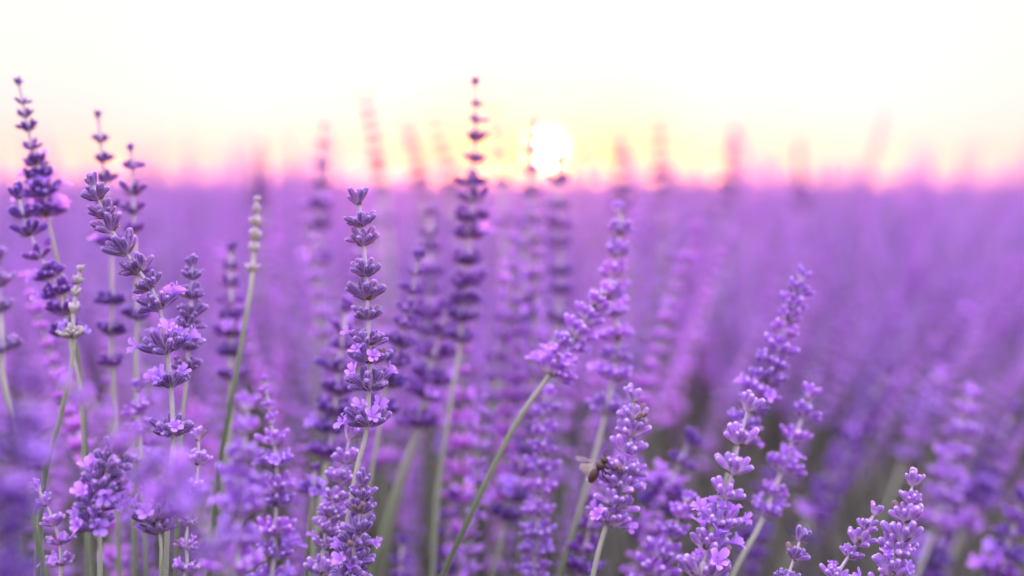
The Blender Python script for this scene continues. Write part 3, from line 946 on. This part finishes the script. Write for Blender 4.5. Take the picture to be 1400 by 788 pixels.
def build_bee():
    head = at(829, 626, BEE_D); tail = at(804, 659, BEE_D + .004)
    ax = (head - tail); length = ax.length; ax.normalize()
    up = Vector((-.75, -.25, .6)); up = (up - ax * up.dot(ax)).normalized()
    side = up.cross(ax)
    c = (head + tail) / 2
    b = thing('bee', 'brown honeybee with raised pale wings clinging to the side of a lavender spike', 'bee', c)
    b.rotation_euler = Matrix((ax, side, up)).transposed().to_euler()
    Lb = length / 2
    # body: head, thorax and abdomen as one skin of rings along x
    prof = [(-1.0, .02), (-.96, .10), (-.82, .24), (-.6, .29), (-.35, .31), (-.12, .27), (.0, .17), (.06, .12), (.12, .22), (.26, .34), (.42, .36), (.56, .28), (.63, .15), (.68, .20), (.78, .28), (.9, .25), (.98, .13), (1.0, .02)]
    vs, fs = [], []; seg = 14
    for (t, rd) in prof:
        sag = -.10 * (1 if t < 0 else 0) * abs(t) ** 1.5
        for k in range(seg):
            a = 2 * PI * k / seg
            vs.append((t * Lb, rd * Lb * math.cos(a), rd * Lb * .95 * math.sin(a) + sag * Lb))
    for j in range(len(prof) - 1):
        for k in range(seg):
            fs.append((j * seg + k, j * seg + (k + 1) % seg, (j + 1) * seg + (k + 1) % seg, (j + 1) * seg + k))
    fs.append(tuple(range(seg))[::-1]); fs.append(tuple(range((len(prof) - 1) * seg, len(prof) * seg)))
    me = bpy.data.meshes.new('body'); me.from_pydata(vs, [], fs); me.materials.append(M_BEE)
    me.polygons.foreach_set('use_smooth', [True] * len(fs)); link('body', me, b)

    def tube(name, P, rads, mat):
        m = stem_mb([Vector(p) * Lb for p in P], [q * Lb for q in rads], [0] * len(P), seg=6)
        m.mats = [mat]; link(name, m.mesh(name), b)
    for s in (-1, 1):
        for (x0, dx, lo) in ((.45, .30, -.75), (.30, .02, -.95), (.16, -.35, -1.15)):
            tube('leg', [(x0, s * .22, -.22), (x0 + dx * .4, s * .52, -.34), (x0 + dx * .8, s * .50, lo * .72), (x0 + dx, s * .40, lo)], [.05, .06, .05, .02], M_BEE_LEG)
        tube('antenna', [(.95, s * .10, .12), (1.12, s * .16, .26), (1.36, s * .22, .16)], [.025, .022, .018], M_BEE_LEG)
        # compound eye
        ev, ef = [], []
        for j in range(5):
            for k in range(8):
                th, ph = PI * j / 4, 2 * PI * k / 8
                ev.append(((.83 + .09 * math.sin(th) * math.cos(ph)) * Lb, s * (.21 + .09 * math.sin(th) * math.sin(ph)) * Lb, (.06 + .14 * math.cos(th)) * Lb))
        for j in range(4):
            for k in range(8):
                ef.append((j * 8 + k, j * 8 + (k + 1) % 8, (j + 1) * 8 + (k + 1) % 8, (j + 1) * 8 + k))
        me_ = bpy.data.meshes.new('eye'); me_.from_pydata(ev, [], ef); me_.materials.append(M_BEE_LEG); link('eye', me_, b)
        for (x0, ln, wd, back) in ((.36, 1.35, .42, -.55), (.18, .95, .32, -.95)):
            d = Vector((back, s * .45, .95)).normalized(); w = d.cross(Vector((0, s, .3))).normalized()
            base = Vector((x0, s * .2, .30))
            P, F = [], []
            outl = [(0, .05), (.2, .28), (.45, .62), (.7, .95), (.9, .85), (1.0, .35)]
            for (t, q) in outl:
                for e in (-1, 1):
                    for z in (-.006, .006):
                        pnt = base + d * ln * t + w * wd * q * (.45 * e if e < 0 else .6)
                        P.append((pnt + d.cross(w) * z) * Lb)
            for i in range(len(outl) - 1):
                a = i * 4; c4 = a + 4
                F += [(a, a + 2, c4 + 2, c4), (a + 1, c4 + 1, c4 + 3, a + 3), (a, c4, c4 + 1, a + 1), (a + 2, a + 3, c4 + 3, c4 + 2)]
            F += [(0, 1, 3, 2), (20, 22, 23, 21)]
            me_ = bpy.data.meshes.new('wing'); me_.from_pydata(P, [], F); me_.materials.append(M_WING); link('wing', me_, b)
    return b


build_bee()

# ------------------------------------------------------------------ warm haze added to stand in for lens glare round the sun
HAZE = True
if HAZE:
    m, t, n, l = new_mat('haze')
    o_ = n.new('ShaderNodeOutputMaterial'); pv = n.new('ShaderNodeVolumePrincipled')
    pv.inputs['Color'].default_value = (1.0, .66, .46, 1)
    pv.inputs['Density'].default_value = 0.0032
    pv.inputs['Anisotropy'].default_value = 0.76
    l.new(pv.outputs[0], o_.inputs['Volume'])
    x, y0, y1, z0, z1 = 650, -45, 720, -1.0, 1.1
    v = [(-x, y0, z0), (x, y0, z0), (x, y1, z0), (-x, y1, z0), (-x, y0, z1), (x, y0, z1), (x, y1, z1), (-x, y1, z1)]
    f = [(0, 3, 2, 1), (4, 5, 6, 7), (0, 1, 5, 4), (1, 2, 6, 5), (2, 3, 7, 6), (3, 0, 4, 7)]
    me = bpy.data.meshes.new('haze'); me.from_pydata(v, [], f); me.materials.append(m)
    o = link('haze', me); o['kind'] = 'stuff'; o['label'] = 'thin haze added over the lavender field for the lens glare round the sun'; o['category'] = 'haze'
